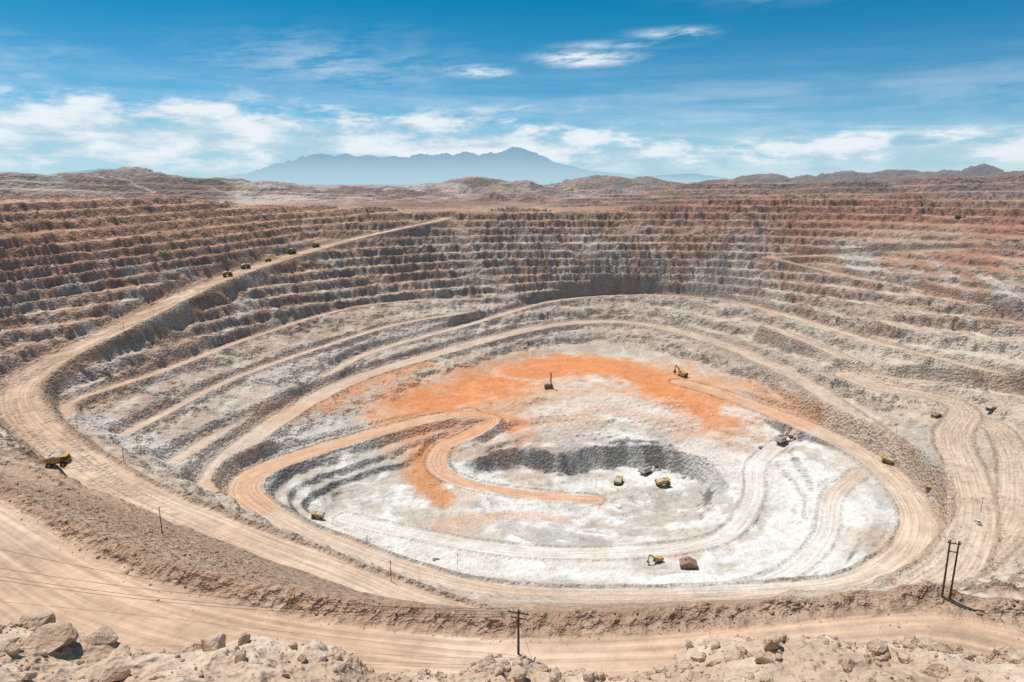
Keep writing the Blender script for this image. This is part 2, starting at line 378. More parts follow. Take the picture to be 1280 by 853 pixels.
# ---------------------------------------------------------------- hills
hx=np.arange(-3600,4400,8.);hy=np.concatenate([np.arange(1470,2700,7.),np.arange(2700,6200,14.)])
HX,HY=np.meshgrid(hx,hy)
HB=base(HX,HY)
wx_=HX+60*fbm(HX/200,HY/200,4,181);wy_=HY+60*fbm(HX/200,HY/200,4,183)
rg_=fbm(wx_/380,wy_/380,6,101,True);r2=fbm(wx_/110,wy_/110,5,131,True,.55);r3=fbm(HX/240,HY/170,5,141)
amp=ss(1560,1800,HY)
HH=HB+amp*(14*np.clip(r3+.1,-.3,1)+9*r2)+ss(1900,3200,HY)*(rg_*30-14)+ss(-100,-700,HX)*amp*(8+16*np.clip(rg_,-.3,1))
cones=[(622,236,1750,95,1.1),(660,246,1700,70,1.2),(560,251,1720,100,1.2),(600,218,3000,360,1.5),(560,227,2700,230,1.5),(650,223,2600,220,1.5),(700,230,2300,200,1.5),(760,216,3400,340,1.6),(810,219,3500,280,1.7),(720,222,3000,240,1.5),
 (900,222,3300,320,1.7),(955,216,4200,330,1.7),(1010,218,4300,300,1.6),(1060,214,4000,380,1.9),(1115,212,4200,380,1.8),(1160,215,3700,320,1.8),(1195,211,3900,330,1.8),(1232,204,4000,300,1.6),(1290,213,3500,380,1.8),(1400,210,3800,450,1.8),(1000,224,3000,320,1.8),(1120,221,2900,360,1.8),(1250,219,2800,340,1.8),
 (150,208,2900,360,1.7),(90,215,2600,280,1.6),(205,213,2700,280,1.6),(330,224,2500,280,1.6),(270,219,2700,280,1.6),(430,231,2500,250,1.6),(500,233,2600,230,1.6),(-60,212,2200,300,1.6),(20,218,2300,240,1.6)]
for u,v,t,R,ex in cones:
    p=P(u,v,float(t)); A=p[2]+60
    r=np.hypot((wx_-p[0])*.85,wy_-p[1])*(1+.38*fbm(HX/130,HY/130,5,u))
    g=np.exp(-(r/R)**ex); HH=np.maximum(HH,HB-2+A*g*(1-.30*(1-r2)*ss(1.02,.6,g)-.10*(1-r2))+4*r2*g+4*r3*g)
dm=np.zeros(HX.shape)
dumps=[(10,230,1640,170,1.5),(130,232,1750,150,1.2),(230,226,2000,190,1.6),(240,238,1700,110,1.3),(330,237,1780,130,1.5),(400,245,1720,90,1.4),(460,248,1800,110,1.4),
 (890,231,1800,170,1.7),(870,245,1640,90,1.3),(960,229,1950,170,1.6),(1060,232,1700,160,1.8),(1180,229,1700,180,1.6),(1280,226,1800,200,1.5),(780,245,1750,110,1.5),(720,250,1650,70,1.3)]
for i,(u,v,t,R,asp) in enumerate(dumps):
    p=P(u,v,float(t)); A=p[2]+62
    r=np.hypot((HX-p[0])/asp,(HY-p[1]))*(1+.26*fbm(HX/130,HY/130,5,400+i))
    e1=ss(R*1.12,R*.78,r)*.4+ss(R*.72,R*.52,r)*.3+ss(R*.46,R*.30,r)*.3
    hh=HB-2+A*e1+2.2*r2
    m=hh>HH; HH=np.where(m,hh,HH); dm=np.where(m,e1,dm)
ed=ss(1470,1550,HY)
HH=HH*ed+(HB-5)*(1-ed)
hg=np.hypot(np.gradient(HH,hy,axis=0),np.gradient(HH,hx,axis=1))
m1=fbm(HX/300,HY/300,4,151);m2=fbm(HX/60,HY/60,3,161);m3=fbm(HX/150,HY/40,4,171)
hc=np.ones(HX.shape+(3,))*col((.37,.235,.17))
hc=mix(hc,(.45,.34,.27),ss(0,.4,m1));hc=mix(hc,(.27,.15,.11),ss(.1,.5,-m1)*.8)
hc=mix(hc,(.22,.13,.115),ss(600,1400,HX)*ss(2500,3000,HY)*.8)
hc=mix(hc,(.34,.18,.13),ss(300,700,HX)*ss(2300,1700,HY)*.5)
hc=mix(hc,(.56,.49,.43),ss(.05,.4,m2*.7+.5*m1+.15)*ss(100,-400,HX)*ss(1500,1800,HY)*.65)
hc=mix(hc,(.56,.44,.34),(dm>.05)*ss(.12,.02,hg)*.75)
hc=mix(hc,(.22,.14,.105),ss(.1,.5,m3)*.45)
hc=hc*(1+.22*m2-.35*ss(.12,.45,hg)+.15*r2)[...,None]  # shading of steep sides and valleys multiplied into the hill colour
grid_object('hills',HX,HY,HH,np.clip(hc,.02,.7),np.zeros(HX.shape+(3,)),.6+.4*ss(.1,.4,hg),ground_mat('hill_rock_haze',.22,13000.,False))
# ---------------------------------------------------------------- distant volcanoes
def mount(name,prof,dist,depth,colr,em,seed):
    us=np.array([p[0] for p in prof]);hs=np.array([(228-p[1]) for p in prof])/FPX*dist
    wx=(us-640)/FPX*dist
    mx=np.linspace(wx[0],wx[-1],600);my=np.linspace(dist-depth,dist+depth,120)
    MX,MY=np.meshgrid(mx,my)
    pr=np.interp(MX,wx,hs)
    f=1-np.abs(MY-dist)/depth
    n=fbm(MX/dist*26,MY/dist*20,6,seed,True)
    h=pr*f**.9*(1+.9*n*(1-f)*f**.3)+pr*.09*fbm(MX/dist*70,MY/dist*70,4,seed+5,True)
    Zm=h-120
    mt=bpy.data.materials.new(name+'_rock_haze');mt.use_nodes=True;t=NT(mt.node_tree);bs=t.n['Principled BSDF']
    mt.cycles.emission_sampling='NONE'
    geo=t.new('ShaderNodeNewGeometry');sp=t.new('ShaderNodeSeparateXYZ');t.l.new(geo.outputs['Position'],sp.inputs[0])
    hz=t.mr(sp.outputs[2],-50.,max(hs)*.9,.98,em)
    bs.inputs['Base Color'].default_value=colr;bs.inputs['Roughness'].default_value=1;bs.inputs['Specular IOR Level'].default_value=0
    e=t.new('ShaderNodeEmission')  # bluish aerial haze painted on as glow, densest at the mountain foot
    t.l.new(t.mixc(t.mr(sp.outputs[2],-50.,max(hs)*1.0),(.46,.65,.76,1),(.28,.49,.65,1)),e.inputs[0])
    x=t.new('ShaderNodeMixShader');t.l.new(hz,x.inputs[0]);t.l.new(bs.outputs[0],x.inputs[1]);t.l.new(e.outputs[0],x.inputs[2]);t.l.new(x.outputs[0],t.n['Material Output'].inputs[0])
    ob=grid_object(name,MX,MY,Zm,np.ones(MX.shape+(3,)),np.zeros(MX.shape+(3,)),np.ones(MX.shape),mt)
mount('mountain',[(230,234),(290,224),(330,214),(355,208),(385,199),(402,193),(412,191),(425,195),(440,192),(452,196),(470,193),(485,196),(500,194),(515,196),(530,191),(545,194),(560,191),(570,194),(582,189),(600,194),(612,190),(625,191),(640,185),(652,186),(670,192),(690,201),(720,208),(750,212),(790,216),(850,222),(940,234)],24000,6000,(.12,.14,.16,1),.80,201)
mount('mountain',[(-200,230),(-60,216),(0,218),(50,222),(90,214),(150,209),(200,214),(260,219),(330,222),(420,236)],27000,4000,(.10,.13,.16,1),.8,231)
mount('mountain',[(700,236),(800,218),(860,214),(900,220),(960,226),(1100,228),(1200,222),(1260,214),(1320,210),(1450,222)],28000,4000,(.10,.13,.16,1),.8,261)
# ---------------------------------------------------------------- ledge under the viewpoint
lx=np.arange(-20,20,.05);ly=np.arange(6,19,.05)
LX,LY=np.meshgrid(lx,ly)
ze=np.interp(LX,[-30,-13,-10.1,-9.2,-7.7,-6.4,-4.1,-2.6,-1.5,0,2,4,5.8,7.7,9.6,12,22],[-9.9,-10,-10.1,-10.5,-10.8,-10.65,-10.85,-11.2,-11.4,-11.25,-11.35,-11.0,-10.5,-10.55,-10.75,-10.85,-10.8])
edge=14+.9*fbm(LX/2.5,LX*0,4,301)
LH=ze+np.where(LY<edge,(edge-LY)*.5,(edge-LY)*1.3)
LN=fbm(LX/1.6,LY/1.6,5,311);LR=fbm(LX/.45,LY/.45,4,321,True);LB=fbm(LX/.9,LY/.9,4,333)
LH=LH+.36*LN+.08*LR+.34*np.clip(LB,0,1)-.12
lc=np.ones(LX.shape+(3,))*col((.53,.39,.285))
lc=mix(lc,(.65,.52,.41),ss(-.1,.5,LN));lc=mix(lc,(.38,.25,.175),ss(.1,.5,-LR)*.6)
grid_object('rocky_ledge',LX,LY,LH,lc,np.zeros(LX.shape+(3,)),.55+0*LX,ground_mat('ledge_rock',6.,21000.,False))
def lz(x,y):
    j=int((x+20)/.05);i=int((y-6)/.05);return LH[min(max(i,0),LH.shape[0]-1),min(max(j,0),LH.shape[1]-1)]
# ---------------------------------------------------------------- rocks
import bmesh
def ico(sub):
    bm=bmesh.new();bmesh.ops.create_icosphere(bm,subdivisions=sub,radius=1)
    v=np.array([x.co[:] for x in bm.verts]);f=np.array([[x.index for x in q.verts] for q in bm.faces]);bm.free();return v,f
def templates(sub,n):
    v,f=ico(sub);out=[]
    for k in range(n):
        w=v.copy()
        for _ in range(11):
            d=rng.normal(size=3);d/=np.linalg.norm(d);o=rng.uniform(.45,.85)
            s=w@d;w=w-np.outer(np.maximum(s-o,0),d)
        w*=rng.uniform(.65,1.25,size=3)*np.array([1,1,.75])
        w+=(.03 if sub<3 else .010)*rng.normal(size=w.shape)
        out.append(w)
    return out,f
def scatter(name,pts,sizes,sub,mat):
    tm,f=templates(sub,9);V=[];F=[];o=0
    for p,s in zip(pts,sizes):
        w=tm[rng.integers(9)]*s;a=rng.uniform(0,6.28);ca,sa=math.cos(a),math.sin(a)
        w=w@np.array([[ca,sa,0],[-sa,ca,0],[0,0,1]])
        V.append(w+np.array(p));F.append(f+o);o+=len(w)
    V=np.concatenate(V);F=np.concatenate(F)
    me=bpy.data.meshes.new(name);me.from_pydata(V.tolist(),[],F.tolist());me.materials.append(mat)
    ob=bpy.data.objects.new(name,me);bpy.context.collection.objects.link(ob);return ob
def rockmat(name,c1,c2,sc):
    mt=bpy.data.materials.new(name);mt.use_nodes=True;t=NT(mt.node_tree);bs=t.n['Principled BSDF']
    pos=t.new('ShaderNodeNewGeometry').outputs['Position']
    n=t.noise(pos,sc,5,.65);n2=t.noise(pos,sc*6,3,.6)
    t.l.new(t.mixc(t.mr(n,.35,.65),c1+(1,),c2+(1,)),bs.inputs['Base Color']);bs.inputs['Roughness'].default_value=1;bs.inputs['Specular IOR Level'].default_value=0
    bp=t.new('ShaderNodeBump');bp.inputs['Strength'].default_value=.7;bp.inputs['Distance'].default_value=.3/sc;t.l.new(n2,bp.inputs['Height']);t.l.new(bp.outputs[0],bs.inputs['Normal']);return mt
rm1=rockmat('ledge_stone',(.44,.305,.215),(.63,.49,.38),1.8)
rm2=rockmat('rubble_stone',(.34,.225,.15),(.52,.38,.28),.2)
pts=[];sz=[]
for i in range(3600):
    x=rng.uniform(-14,14);y=rng.uniform(9,14.6) if rng.random()<.55 else 14-abs(rng.normal())*1.0+.3
    if fbm(np.array(x/2.2),np.array(y/2.2),2,77)<-.05 and rng.random()<.8: continue
    s=.016+.036*rng.pareto(2.1)
    s=min(s,.27); pts.append((x,y,lz(x,y)+s*.1));sz.append(s)
scatter('rocks',pts,sz,2,rm1)
for u,s,dy in [(285,.46,-.2),(255,.34,.0),(310,.22,.3),(100,.62,-.6),(60,.5,.2),(135,.42,.3),(20,.5,-.4),(80,.4,-1.3),(180,.3,-.3),(948,.28,-.3),(965,.2,.1),(515,.26,-.6),(1240,.3,-1.),(1180,.22,-.2),(400,.26,0),(425,.18,.2),(890,.2,.2),(1080,.24,-.1),(730,.2,-.6),(650,.2,-.8),(1020,.2,.2)]:
    x=(u-640)/FPX*16; y=13.5+dy
    scatter('boulder',[(x,y,lz(x,y)+s*.1)],[s],3,rm1)
pts=[];sz=[]
for i in range(6000):
    k=rng.integers(len(bermc)-1);a,b=bermc[k],bermc[k+1];t=rng.random();p=a+(b-a)*t
    x=p[0]+rng.normal()*4.0;y=p[1]+rng.normal()*4.0;s=.14+.10*rng.pareto(2.5)
    s=min(s,.8);pts.append((x,y,gz(x,y)+s*.1));sz.append(s)
for i in range(2500):
    u=rng.uniform(-20,330);v=np.interp(u,[0,100,330],[590,640,735])+rng.normal()*25
    x,y,z=P(u,v,-135.);s=min(.2+.2*rng.pareto(2.3),1.6)
    pts.append((x,y,gz(x,y)+s*.1));sz.append(s)
scatter('rubble',pts,sz,1,rm2)
# ---------------------------------------------------------------- machines
def paint(name,c,rough=.6,dust=.35,metal=0.):
    mt=bpy.data.materials.new(name);mt.use_nodes=True;t=NT(mt.node_tree);bs=t.n['Principled BSDF']
    tc=t.new('ShaderNodeTexCoord').outputs['Object'];n=t.noise(tc,.8,5,.6)
    t.l.new(t.mixc(t.mr(n,.35,.75,0.,dust*2),c+(1,),(.40,.31,.24,1)),bs.inputs['Base Color']);bs.inputs['Roughness'].default_value=rough;bs.inputs['Metallic'].default_value=metal;return mt
M={'yellow':paint('yellow_paint',(.50,.30,.05),.6,.2),'white':paint('white_paint',(.7,.7,.68)),'dark':paint('dark_steel',(.05,.05,.05)),'tyre':paint('tyre_rubber',(.025,.025,.025),.9,.15),
 'glass':paint('cab_glass',(.02,.03,.04),.15,.05),'grey':paint('grey_steel',(.16,.16,.16)),'rust':paint('rusty_sheet',(.24,.11,.06)),'wood':paint('pole_wood',(.07,.045,.03),.9,.15),'load':paint('ore_load',(.5,.46,.42),1.),'cer':paint('insulator',(.25,.2,.18),.3,.05),'wire':paint('wire',(.03,.03,.03),.6,.0)}
MK=list(M)
class MB:
    def __init__(s): s.v=[];s.f=[];s.m=[]
    def add(s,v,f,m):
        o=len(s.v);s.v+=[tuple(q) for q in v];s.f+=[tuple(i+o for i in q) for q in f];s.m+=[MK.index(m)]*len(f)
    def box(s,c,d,m,top=(1,1),pitch=0):
        x,y,z=[q/2 for q in d];v=[]
        for k,(a,b) in ((-1,(1,1)),(1,top)):
            for i,j in((-1,-1),(1,-1),(1,1),(-1,1)):
                px,py,pz=i*x*a,j*y*b,k*z
                cp,sp=math.cos(pitch),math.sin(pitch)
                v.append((c[0]+px*cp-pz*sp,c[1]+py,c[2]+px*sp+pz*cp))
        s.add(v,[(3,2,1,0),(4,5,6,7),(0,1,5,4),(1,2,6,5),(2,3,7,6),(3,0,4,7)],m)
    def cyl(s,a,b,r0,r1,m,n=12):
        a=np.array(a,float);b=np.array(b,float);d=b-a;d/=np.linalg.norm(d)
        u=np.cross(d,(0,0,1) if abs(d[2])<.9 else (1,0,0));u/=np.linalg.norm(u);w=np.cross(d,u);v=[]
        for p,r in((a,r0),(b,r1)):
            for k in range(n):
                t=k*2*math.pi/n;v.append(p+r*(math.cos(t)*u+math.sin(t)*w))
        s.add(v,[(k,(k+1)%n,n+(k+1)%n,n+k) for k in range(n)]+[tuple(range(n))[::-1],tuple(range(n,2*n))],m)
    def prism(s,prof,y0,y1,m):
        n=len(prof);v=[(x,y0,z) for x,z in prof]+[(x,y1,z) for x,z in prof]
        s.add(v,[(k,(k+1)%n,n+(k+1)%n,n+k) for k in range(n)]+[tuple(range(n))[::-1],tuple(range(n,2*n))],m)
    def mesh(s,name):
        me=bpy.data.meshes.new(name);me.from_pydata(s.v,[],s.f)
        for k in MK: me.materials.append(M[k])
        me.polygons.foreach_set('material_index',s.m)
        bm=bmesh.new();bm.from_mesh(me);bmesh.ops.recalc_face_normals(bm,faces=bm.faces);bm.to_mesh(me);bm.free();return me
def truck():
    b=MB()
    for x,yy in((4.2,3.1),(-3.4,3.2),(-3.4,1.6)):
        for sg in(-1,1):
            b.cyl((x,sg*(yy-.65),1.75),(x,sg*(yy+.65),1.75),1.75,1.75,'tyre',18);b.cyl((x,sg*(yy+.6),1.75),(x,sg*(yy+.72),1.75),.85,.7,'yellow',12)
    b.box((.3,0,2.4),(11.,2.6,1.0),'dark');b.box((-3.4,0,1.9),(1.2,5,1.1),'dark')
    b.box((5.5,0,3.2),(2.6,4.2,2.2),'yellow',(.9,.95));b.box((6.85,0,3.1),(.15,3.2,1.7),'dark');b.box((5.6,0,2.0),(3.2,6.8,.35),'yellow')
    b.box((5.0,0,4.45),(3.2,7.2,.25),'yellow');b.box((4.9,2.1,5.5),(2.1,2.0,1.9),'yellow',(.85,.9));b.box((5.75,2.1,5.65),(.5,1.7,1.0),'glass');b.box((4.9,3.03,5.65),(1.3,.2,.9),'glass')
    for yy in(-3.5,3.5): b.cyl((6.5,yy,4.5),(6.5,yy,5.5),.05,.05,'yellow',6);b.cyl((6.4,yy*.9,2.1),(7.0,yy*.6,4.4),.08,.08,'yellow',6)
    b.cyl((6.5,-3.5,5.5),(6.5,3.5,5.5),.05,.05,'yellow',6)
    fl=[(-6.6,4.6),(-6.4,3.9),(-1.5,2.95),(2.6,3.7),(3.3,6.3),(6.6,6.9),(6.6,7.2),(3.0,6.8),(2.2,4.3),(-1.6,3.4)]
    b.prism(fl,-3.4,3.4,'yellow')
    sd=[(-6.6,4.5),(-1.6,3.3),(2.5,4.0),(3.2,6.9),(-5.6,6.2)]
    b.prism(sd,3.3,3.65,'yellow');b.prism(sd,-3.65,-3.3,'yellow')
    for x in(-4,-2,0,1.8): b.box((x,3.75,5.),(.3,.25,2.6),'grey');b.box((x,-3.75,5.),(.3,.25,2.6),'grey')
    b.prism([(-5.6,5.2),(-4,6.3),(-1,7.3),(1.4,6.9),(2.7,5.8),(2.,4.2),(-1.6,3.5)],-3.2,3.2,'load')
    return b.mesh('haul_truck')
def shovel(bc='white'):
    b=MB()
    for sg in(-1,1):
        b.prism([(-5,.5),(-4.4,0),(4.4,0),(5,.5),(5,1.5),(4.3,2.1),(-4.3,2.1),(-5,1.5)],sg*3.4-1,sg*3.4+1,'dark')
        for x in(-4,-2.4,-.8,.8,2.4,4): b.cyl((x,sg*4.3,.7),(x,sg*4.5,.7),.5,.5,'grey',10)
    b.box((0,0,1.6),(5,5,1.6),'dark');b.cyl((0,0,2.3),(0,0,3.0),3.0,3.0,'dark',20)
    b.box((-2.5,0,3.3),(13,8,.6),'grey');b.box((-3.8,0,6.0),(10,7.6,4.8),bc,(.98,.96));b.box((-3.8,0,8.65),(8,5,.5),'grey')
    for x in(-7,-5,-3,-1): b.box((x,3.82,5.8),(1.3,.12,2.6),'grey');b.box((x,-3.82,5.8),(1.3,.12,2.6),'grey')
    b.box((2.6,2.8,7.2),(2.6,2.2,2.6),bc);b.box((3.95,2.8,7.5),(.15,1.9,1.5),'glass');b.box((2.6,3.95,7.5),(2,.12,1.3),'glass')
    b.cyl((0,1.6,8.3),(-2,.6,13),.25,.2,'dark',8);b.cyl((0,-1.6,8.3),(-2,-.6,13),.25,.2,'dark',8);b.cyl((-6,1.6,8.3),(-2,.6,13),.2,.2,'dark',8);b.cyl((-6,-1.6,8.3),(-2,-.6,13),.2,.2,'dark',8)
    for sg in(-1,1): b.cyl((3,sg*1.4,3.6),(13,sg*.8,14.5),.65,.45,'rust',8)
    for t in np.linspace(.15,.9,6): x=3+10*t;z=3.6+10.9*t;b.box((x,0,z),(.5,2.4,.5),'rust')
    b.cyl((13.2,-1.1,14.7),(13.2,1.1,14.7),1.2,1.2,'grey',16)
    for sg in(-.5,.5): b.cyl((-2,sg,13),(13,sg,15.4),.09,.09,'wire',6);b.cyl((14.2,sg,14.4),(15.6,sg,5.4),.08,.08,'wire',6)
    b.cyl((5.5,-.0,9.6),(14.,0,3.4),.55,.5,'grey',8)
    b.prism([(13.4,4.9),(16.4,5.2),(17,1.6),(15.8,1.0),(13.6,1.6)],-1.9,1.9,'dark')
    for y in(-1.4,-.5,.5,1.4): b.box((17.2,y,1.4),(.9,.3,.35),'grey')
    return b.mesh('mining_shovel')
def drill():
    b=MB()
    for sg in(-1,1): b.prism([(-4,.4),(-3.4,0),(3.4,0),(4,.4),(4,1.2),(3.4,1.6),(-3.4,1.6),(-4,1.2)],sg*2.3-.5,sg*2.3+.5,'dark')
    b.box((0,0,2.1),(12,4.6,.8),'dark');b.box((-2.2,0,4.1),(7,4.2,3.2),'rust');b.box((-2.2,0,5.85),(5,3,.4),'grey');b.box((4.2,1.5,4.),(2.,1.8,2.8),'rust');b.box((5.25,1.5,4.5),(.15,1.5,1.2),'glass')
    for x in(2.2,3.6):
        for y in(-.8,.8): b.cyl((x,y,2),(x,y,21),.16,.14,'dark',6)
    z=2.5;k=0
    while z<20:
        s=1 if k%2 else -1
        for y in(-.8,.8): b.cyl((2.9-.7*s,y,z),(2.9+.7*s,y,z+1.7),.08,.08,'dark',5)
        for x in(2.2,3.6): b.cyl((x,-.8*s,z),(x,.8*s,z+1.7),.08,.08,'dark',5)
        z+=1.7;k+=1
    b.box((2.9,0,21.2),(2,2.1,.6),'grey');b.cyl((2.9,0,1),(2.9,0,19),.18,.18,'grey',8);b.cyl((-3,.9,5.8),(2.2,.8,12),.14,.14,'dark',6);b.cyl((-3,-.9,5.8),(2.2,-.8,12),.14,.14,'dark',6)
    for x in(-5.4,5.4):
        for y in(-2,2): b.cyl((x,y,0),(x,y,2.6),.22,.22,'grey',8)
    return b.mesh('drill_rig')
def excavator():
    b=MB()
    for sg in(-1,1): b.prism([(-3.5,.4),(-3,0),(3,0),(3.5,.4),(3.5,1.1),(3,1.5),(-3,1.5),(-3.5,1.1)],sg*2-.5,sg*2+.5,'dark')
    b.cyl((0,0,1.2),(0,0,1.8),1.6,1.6,'dark',16);b.box((-1,0,2.9),(7,4.6,2.2),'yellow',(.95,.95));b.box((-3.9,0,2.9),(1.4,4.4,1.9),'dark');b.box((1.7,1.5,3.8),(2.2,1.5,2.8),'yellow');b.box((2.85,1.5,4.2),(.12,1.3,1.6),'glass')
    b.prism([(2,2.4),(5.2,7.2),(8.6,8.0),(8.8,7.3),(5.9,6.3),(3.2,2.2)],-.5,.5,'yellow');b.prism([(8.1,8.5),(9.,8.2),(10,2.8),(9.4,2.8)],-.35,.35,'yellow')
    b.prism([(9.2,3.0),(10.3,2.9),(10.4,1.4),(9.2,.6),(8.2,1.2)],-1.,1.,'dark');b.cyl((3,.0,3.2),(5.6,0,6.2),.18,.18,'grey',8);b.cyl((6.3,0,7.9),(8.3,0,8.6),.15,.15,'grey',8)
    return b.mesh('excavator')
def shed():
    b=MB();b.box((0,0,2.2),(12,8,4.4),'rust');b.prism([(-6.6,4.3),(0,7.2),(6.6,4.3),(6.6,4.6),(0,7.6),(-6.6,4.6)],-4.6,4.6,'rust');b.prism([(-6,4.4),(0,7.0),(6,4.4)],-3.9,3.9,'rust')
    b.box((0,-4.05,1.9),(4.2,.15,3.6),'dark');b.box((4.2,-4.05,2.6),(1.5,.15,1.2),'glass');b.box((-4.2,-4.05,2.6),(1.5,.15,1.2),'glass');b.box((-2,0,7.6),(1.2,1.2,1.2),'grey')
    return b.mesh('site_shed')
def pickup():
    b=MB()
    for x in(-1.7,1.7):
        for sg in(-1,1): b.cyl((x,sg*.7,.42),(x,sg*1.,.42),.42,.42,'tyre',12)
    b.prism([(-2.8,.5),(2.8,.5),(2.8,1.15),(1.3,1.3),(.7,1.95),(-.8,1.95),(-.95,1.25),(-2.8,1.25)],-.95,.95,'white');b.box((-1.85,0,1.28),(1.6,1.6,.06),'dark')
    b.prism([(1.2,1.35),(.7,1.85),(-.7,1.85),(-.8,1.35)],-.97,.97,'glass');b.cyl((-1,0,1.9),(-1,0,4.5),.03,.03,'dark',5)
    return b.mesh('pickup_truck')
def pole(h=12):
    b=MB();b.cyl((0,0,-1),(0,0,h),.2,.14,'wood',10);b.box((0,0,h-.8),(.16,2.8,.2),'wood')
    for y in(-1.25,0,1.25): b.cyl((0,y,h-.7 if y else h),(0,y,h-.3 if y else h+.35),.09,.06,'cer',8)
    b.cyl((0,-.9,h-.85),(0,0,h-1.8),.04,.04,'dark',5);b.cyl((0,.9,h-.85),(0,0,h-1.8),.04,.04,'dark',5);return b.mesh('utility_pole')
def pole_big(h=12.5):
    b=MB();b.cyl((0,0,-1),(0,0,h),.34,.26,'wood',12)
    b.box((0,0,h-.9),(.24,5.4,.32),'wood');b.box((0,0,h-2.3),(.22,4.0,.25),'wood');b.box((.3,0,h-1.6),(3.4,.22,.25),'wood')
    for y in(-2.3,-1.2,1.2,2.3): b.cyl((0,y,h-.75),(0,y,h-.2),.13,.09,'cer',8)
    for y in(-1.8,1.8): b.cyl((0,y,h-2.2),(0,y,h-1.7),.12,.08,'cer',8)
    b.cyl((.35,.55,h-4.2),(.35,.55,h-2.9),.35,.35,'grey',12)
    for q in((3.8,2.6),(-1.,-3.8)): b.cyl((0,0,h-2.5),(q[0],q[1],-.4),.035,.035,'wire',5)
    return b.mesh('utility_pole')
def hpole(h=16):
    b=MB()
    for y in(-.85,.85): b.cyl((0,y,-1),(0,y+(.15 if y>0 else -.05),h),.27,.2,'wood',12)
    b.box((.25,0,h-.9),(.2,2.9,.24),'wood');b.box((.25,0,h-3.2),(.2,2.2,.2),'wood')
    for y in(-1.3,-.2,1.3): b.cyl((.25,y,h-.75),(.25,y,h-.2),.12,.08,'cer',8)
    return b.mesh('power_line_frame')
def plant():
    b=MB();b.box((0,0,9),(40,26,18),'grey');b.box((0,0,19),(42,28,1.5),'rust');b.box((28,0,6),(18,20,12),'grey');b.box((-2,0,23),(14,12,8),'grey')
    for x in(-34,-48): b.cyl((x,0,0),(x,0,16),6,6,'white',20);b.cyl((x,0,16),(x,0,20),6,.6,'grey',20)
    b.cyl((-8,0,25),(-120,0,6),1.6,1.6,'rust',6)
    for t in np.linspace(.1,1,8): x=-8-112*t;z=25-19*t;b.cyl((x,-2,0),(x,0,z),.5,.4,'dark',6);b.cyl((x,2,0),(x,0,z),.5,.4,'dark',6)
    for x in(-14,-4,6,16): b.box((x,-13.1,6),(5,.3,8),'dark')
    return b.mesh('processing_plant')
ME=dict(haul_truck=truck(),mining_shovel=shovel(),drill_rig=drill(),excavator=excavator(),site_shed=shed(),pickup_truck=pickup(),utility_pole=pole(),utility_pole_big=pole_big(),power_line_frame=hpole(),processing_plant=plant())
def put(kind,x,y,yaw,sc=1.,name=None,dz=0.):
    ob=bpy.data.objects.new(name or kind,ME[kind]);bpy.context.collection.objects.link(ob)
    ob.location=(x,y,gz(x,y)+dz);ob.rotation_euler=(0,0,math.radians(yaw));ob.scale=(sc,)*3;return ob
items=[('haul_truck',73,583,10,1.0),('haul_truck',284,346,35,1),('haul_truck',307,336,40,1),('haul_truck',365,317,220,1.1),('haul_truck',395,309,220,1.),('haul_truck',335,327,40,.7),('haul_truck',398,649,170,.8),('haul_truck',773,606,70,1),('haul_truck',828,608,15,1.1),
 ('mining_shovel',808,592,40,1.05),('mining_shovel',978,554,35,1.),('excavator',853,471,120,1.6),('drill_rig',686,486,10,1.),('excavator',822,703,200,.9),('site_shed',860,711,-8,1.),
 ('site_shed',1170,522,20,.7),('haul_truck',1238,515,20,.7),('haul_truck',1110,580,130,.8),('excavator',1160,612,60,.8),('pickup_truck',1222,655,80,1.3),
 ('pickup_truck',545,700,20,1),('pickup_truck',855,598,50,1.2),('pickup_truck',950,560,50,1.2),('pickup_truck',445,443,50,1.5),('excavator',1198,273,10,1.3),
 ('utility_pole',155,577,20,1),('utility_pole',203,668,25,1),('utility_pole',489,728,60,1),('utility_pole',572,707,60,.8),('utility_pole',1226,640,100,1),('utility_pole',1120,542,100,.8),('utility_pole',70,512,30,1),('utility_pole',193,405,30,.9),('utility_pole',155,413,30,.9),('utility_pole',234,390,30,.9),('utility_pole',745,612,30,.9),('utility_pole',772,614,30,.8),
 ('utility_pole_big',648,820,75,1.0),('power_line_frame',1182,749,68,1.0)]
for k,u,v,yaw,sc in items:
    x,y,z=hit(u,v)
    put(k,x,y,yaw,sc,'utility_pole' if k=='utility_pole_big' else None)
p=P(255,236,2150.);pl=bpy.data.objects.new('processing_plant',ME['processing_plant']);bpy.context.collection.objects.link(pl)
hi=int(np.argmin(abs(hy-p[1])));hj=int(np.argmin(abs(hx-p[0])));pl.location=(p[0],p[1],HH[hi,hj]-1);pl.scale=(.8,)*3;pl.rotation_euler=(0,0,.15)
x,y,z=hit(648,820)
def wire(a,b,sag,name):
    cu=bpy.data.curves.new(name,'CURVE');cu.dimensions='3D';cu.bevel_depth=.045;s=cu.splines.new('POLY');n=30;s.points.add(n)
    for i in range(n+1):
        t=i/n;p=[a[k]+(b[k]-a[k])*t for k in range(3)];p[2]-=sag*4*t*(1-t);s.points[i].co=(*p,1)
    cu.materials.append(M['wire']);ob=bpy.data.objects.new(name,cu);bpy.context.collection.objects.link(ob)
far=P(-60,705,-93.)
for o in(-2.3,-1.2,1.2): wire((x,y+o,z+12.2),(far[0],far[1]+o*1.3,far[2]),4,'power_line')
far=P(-60,672,-95.); wire((x,y+1.8,z+10.6),far,5,'power_line')
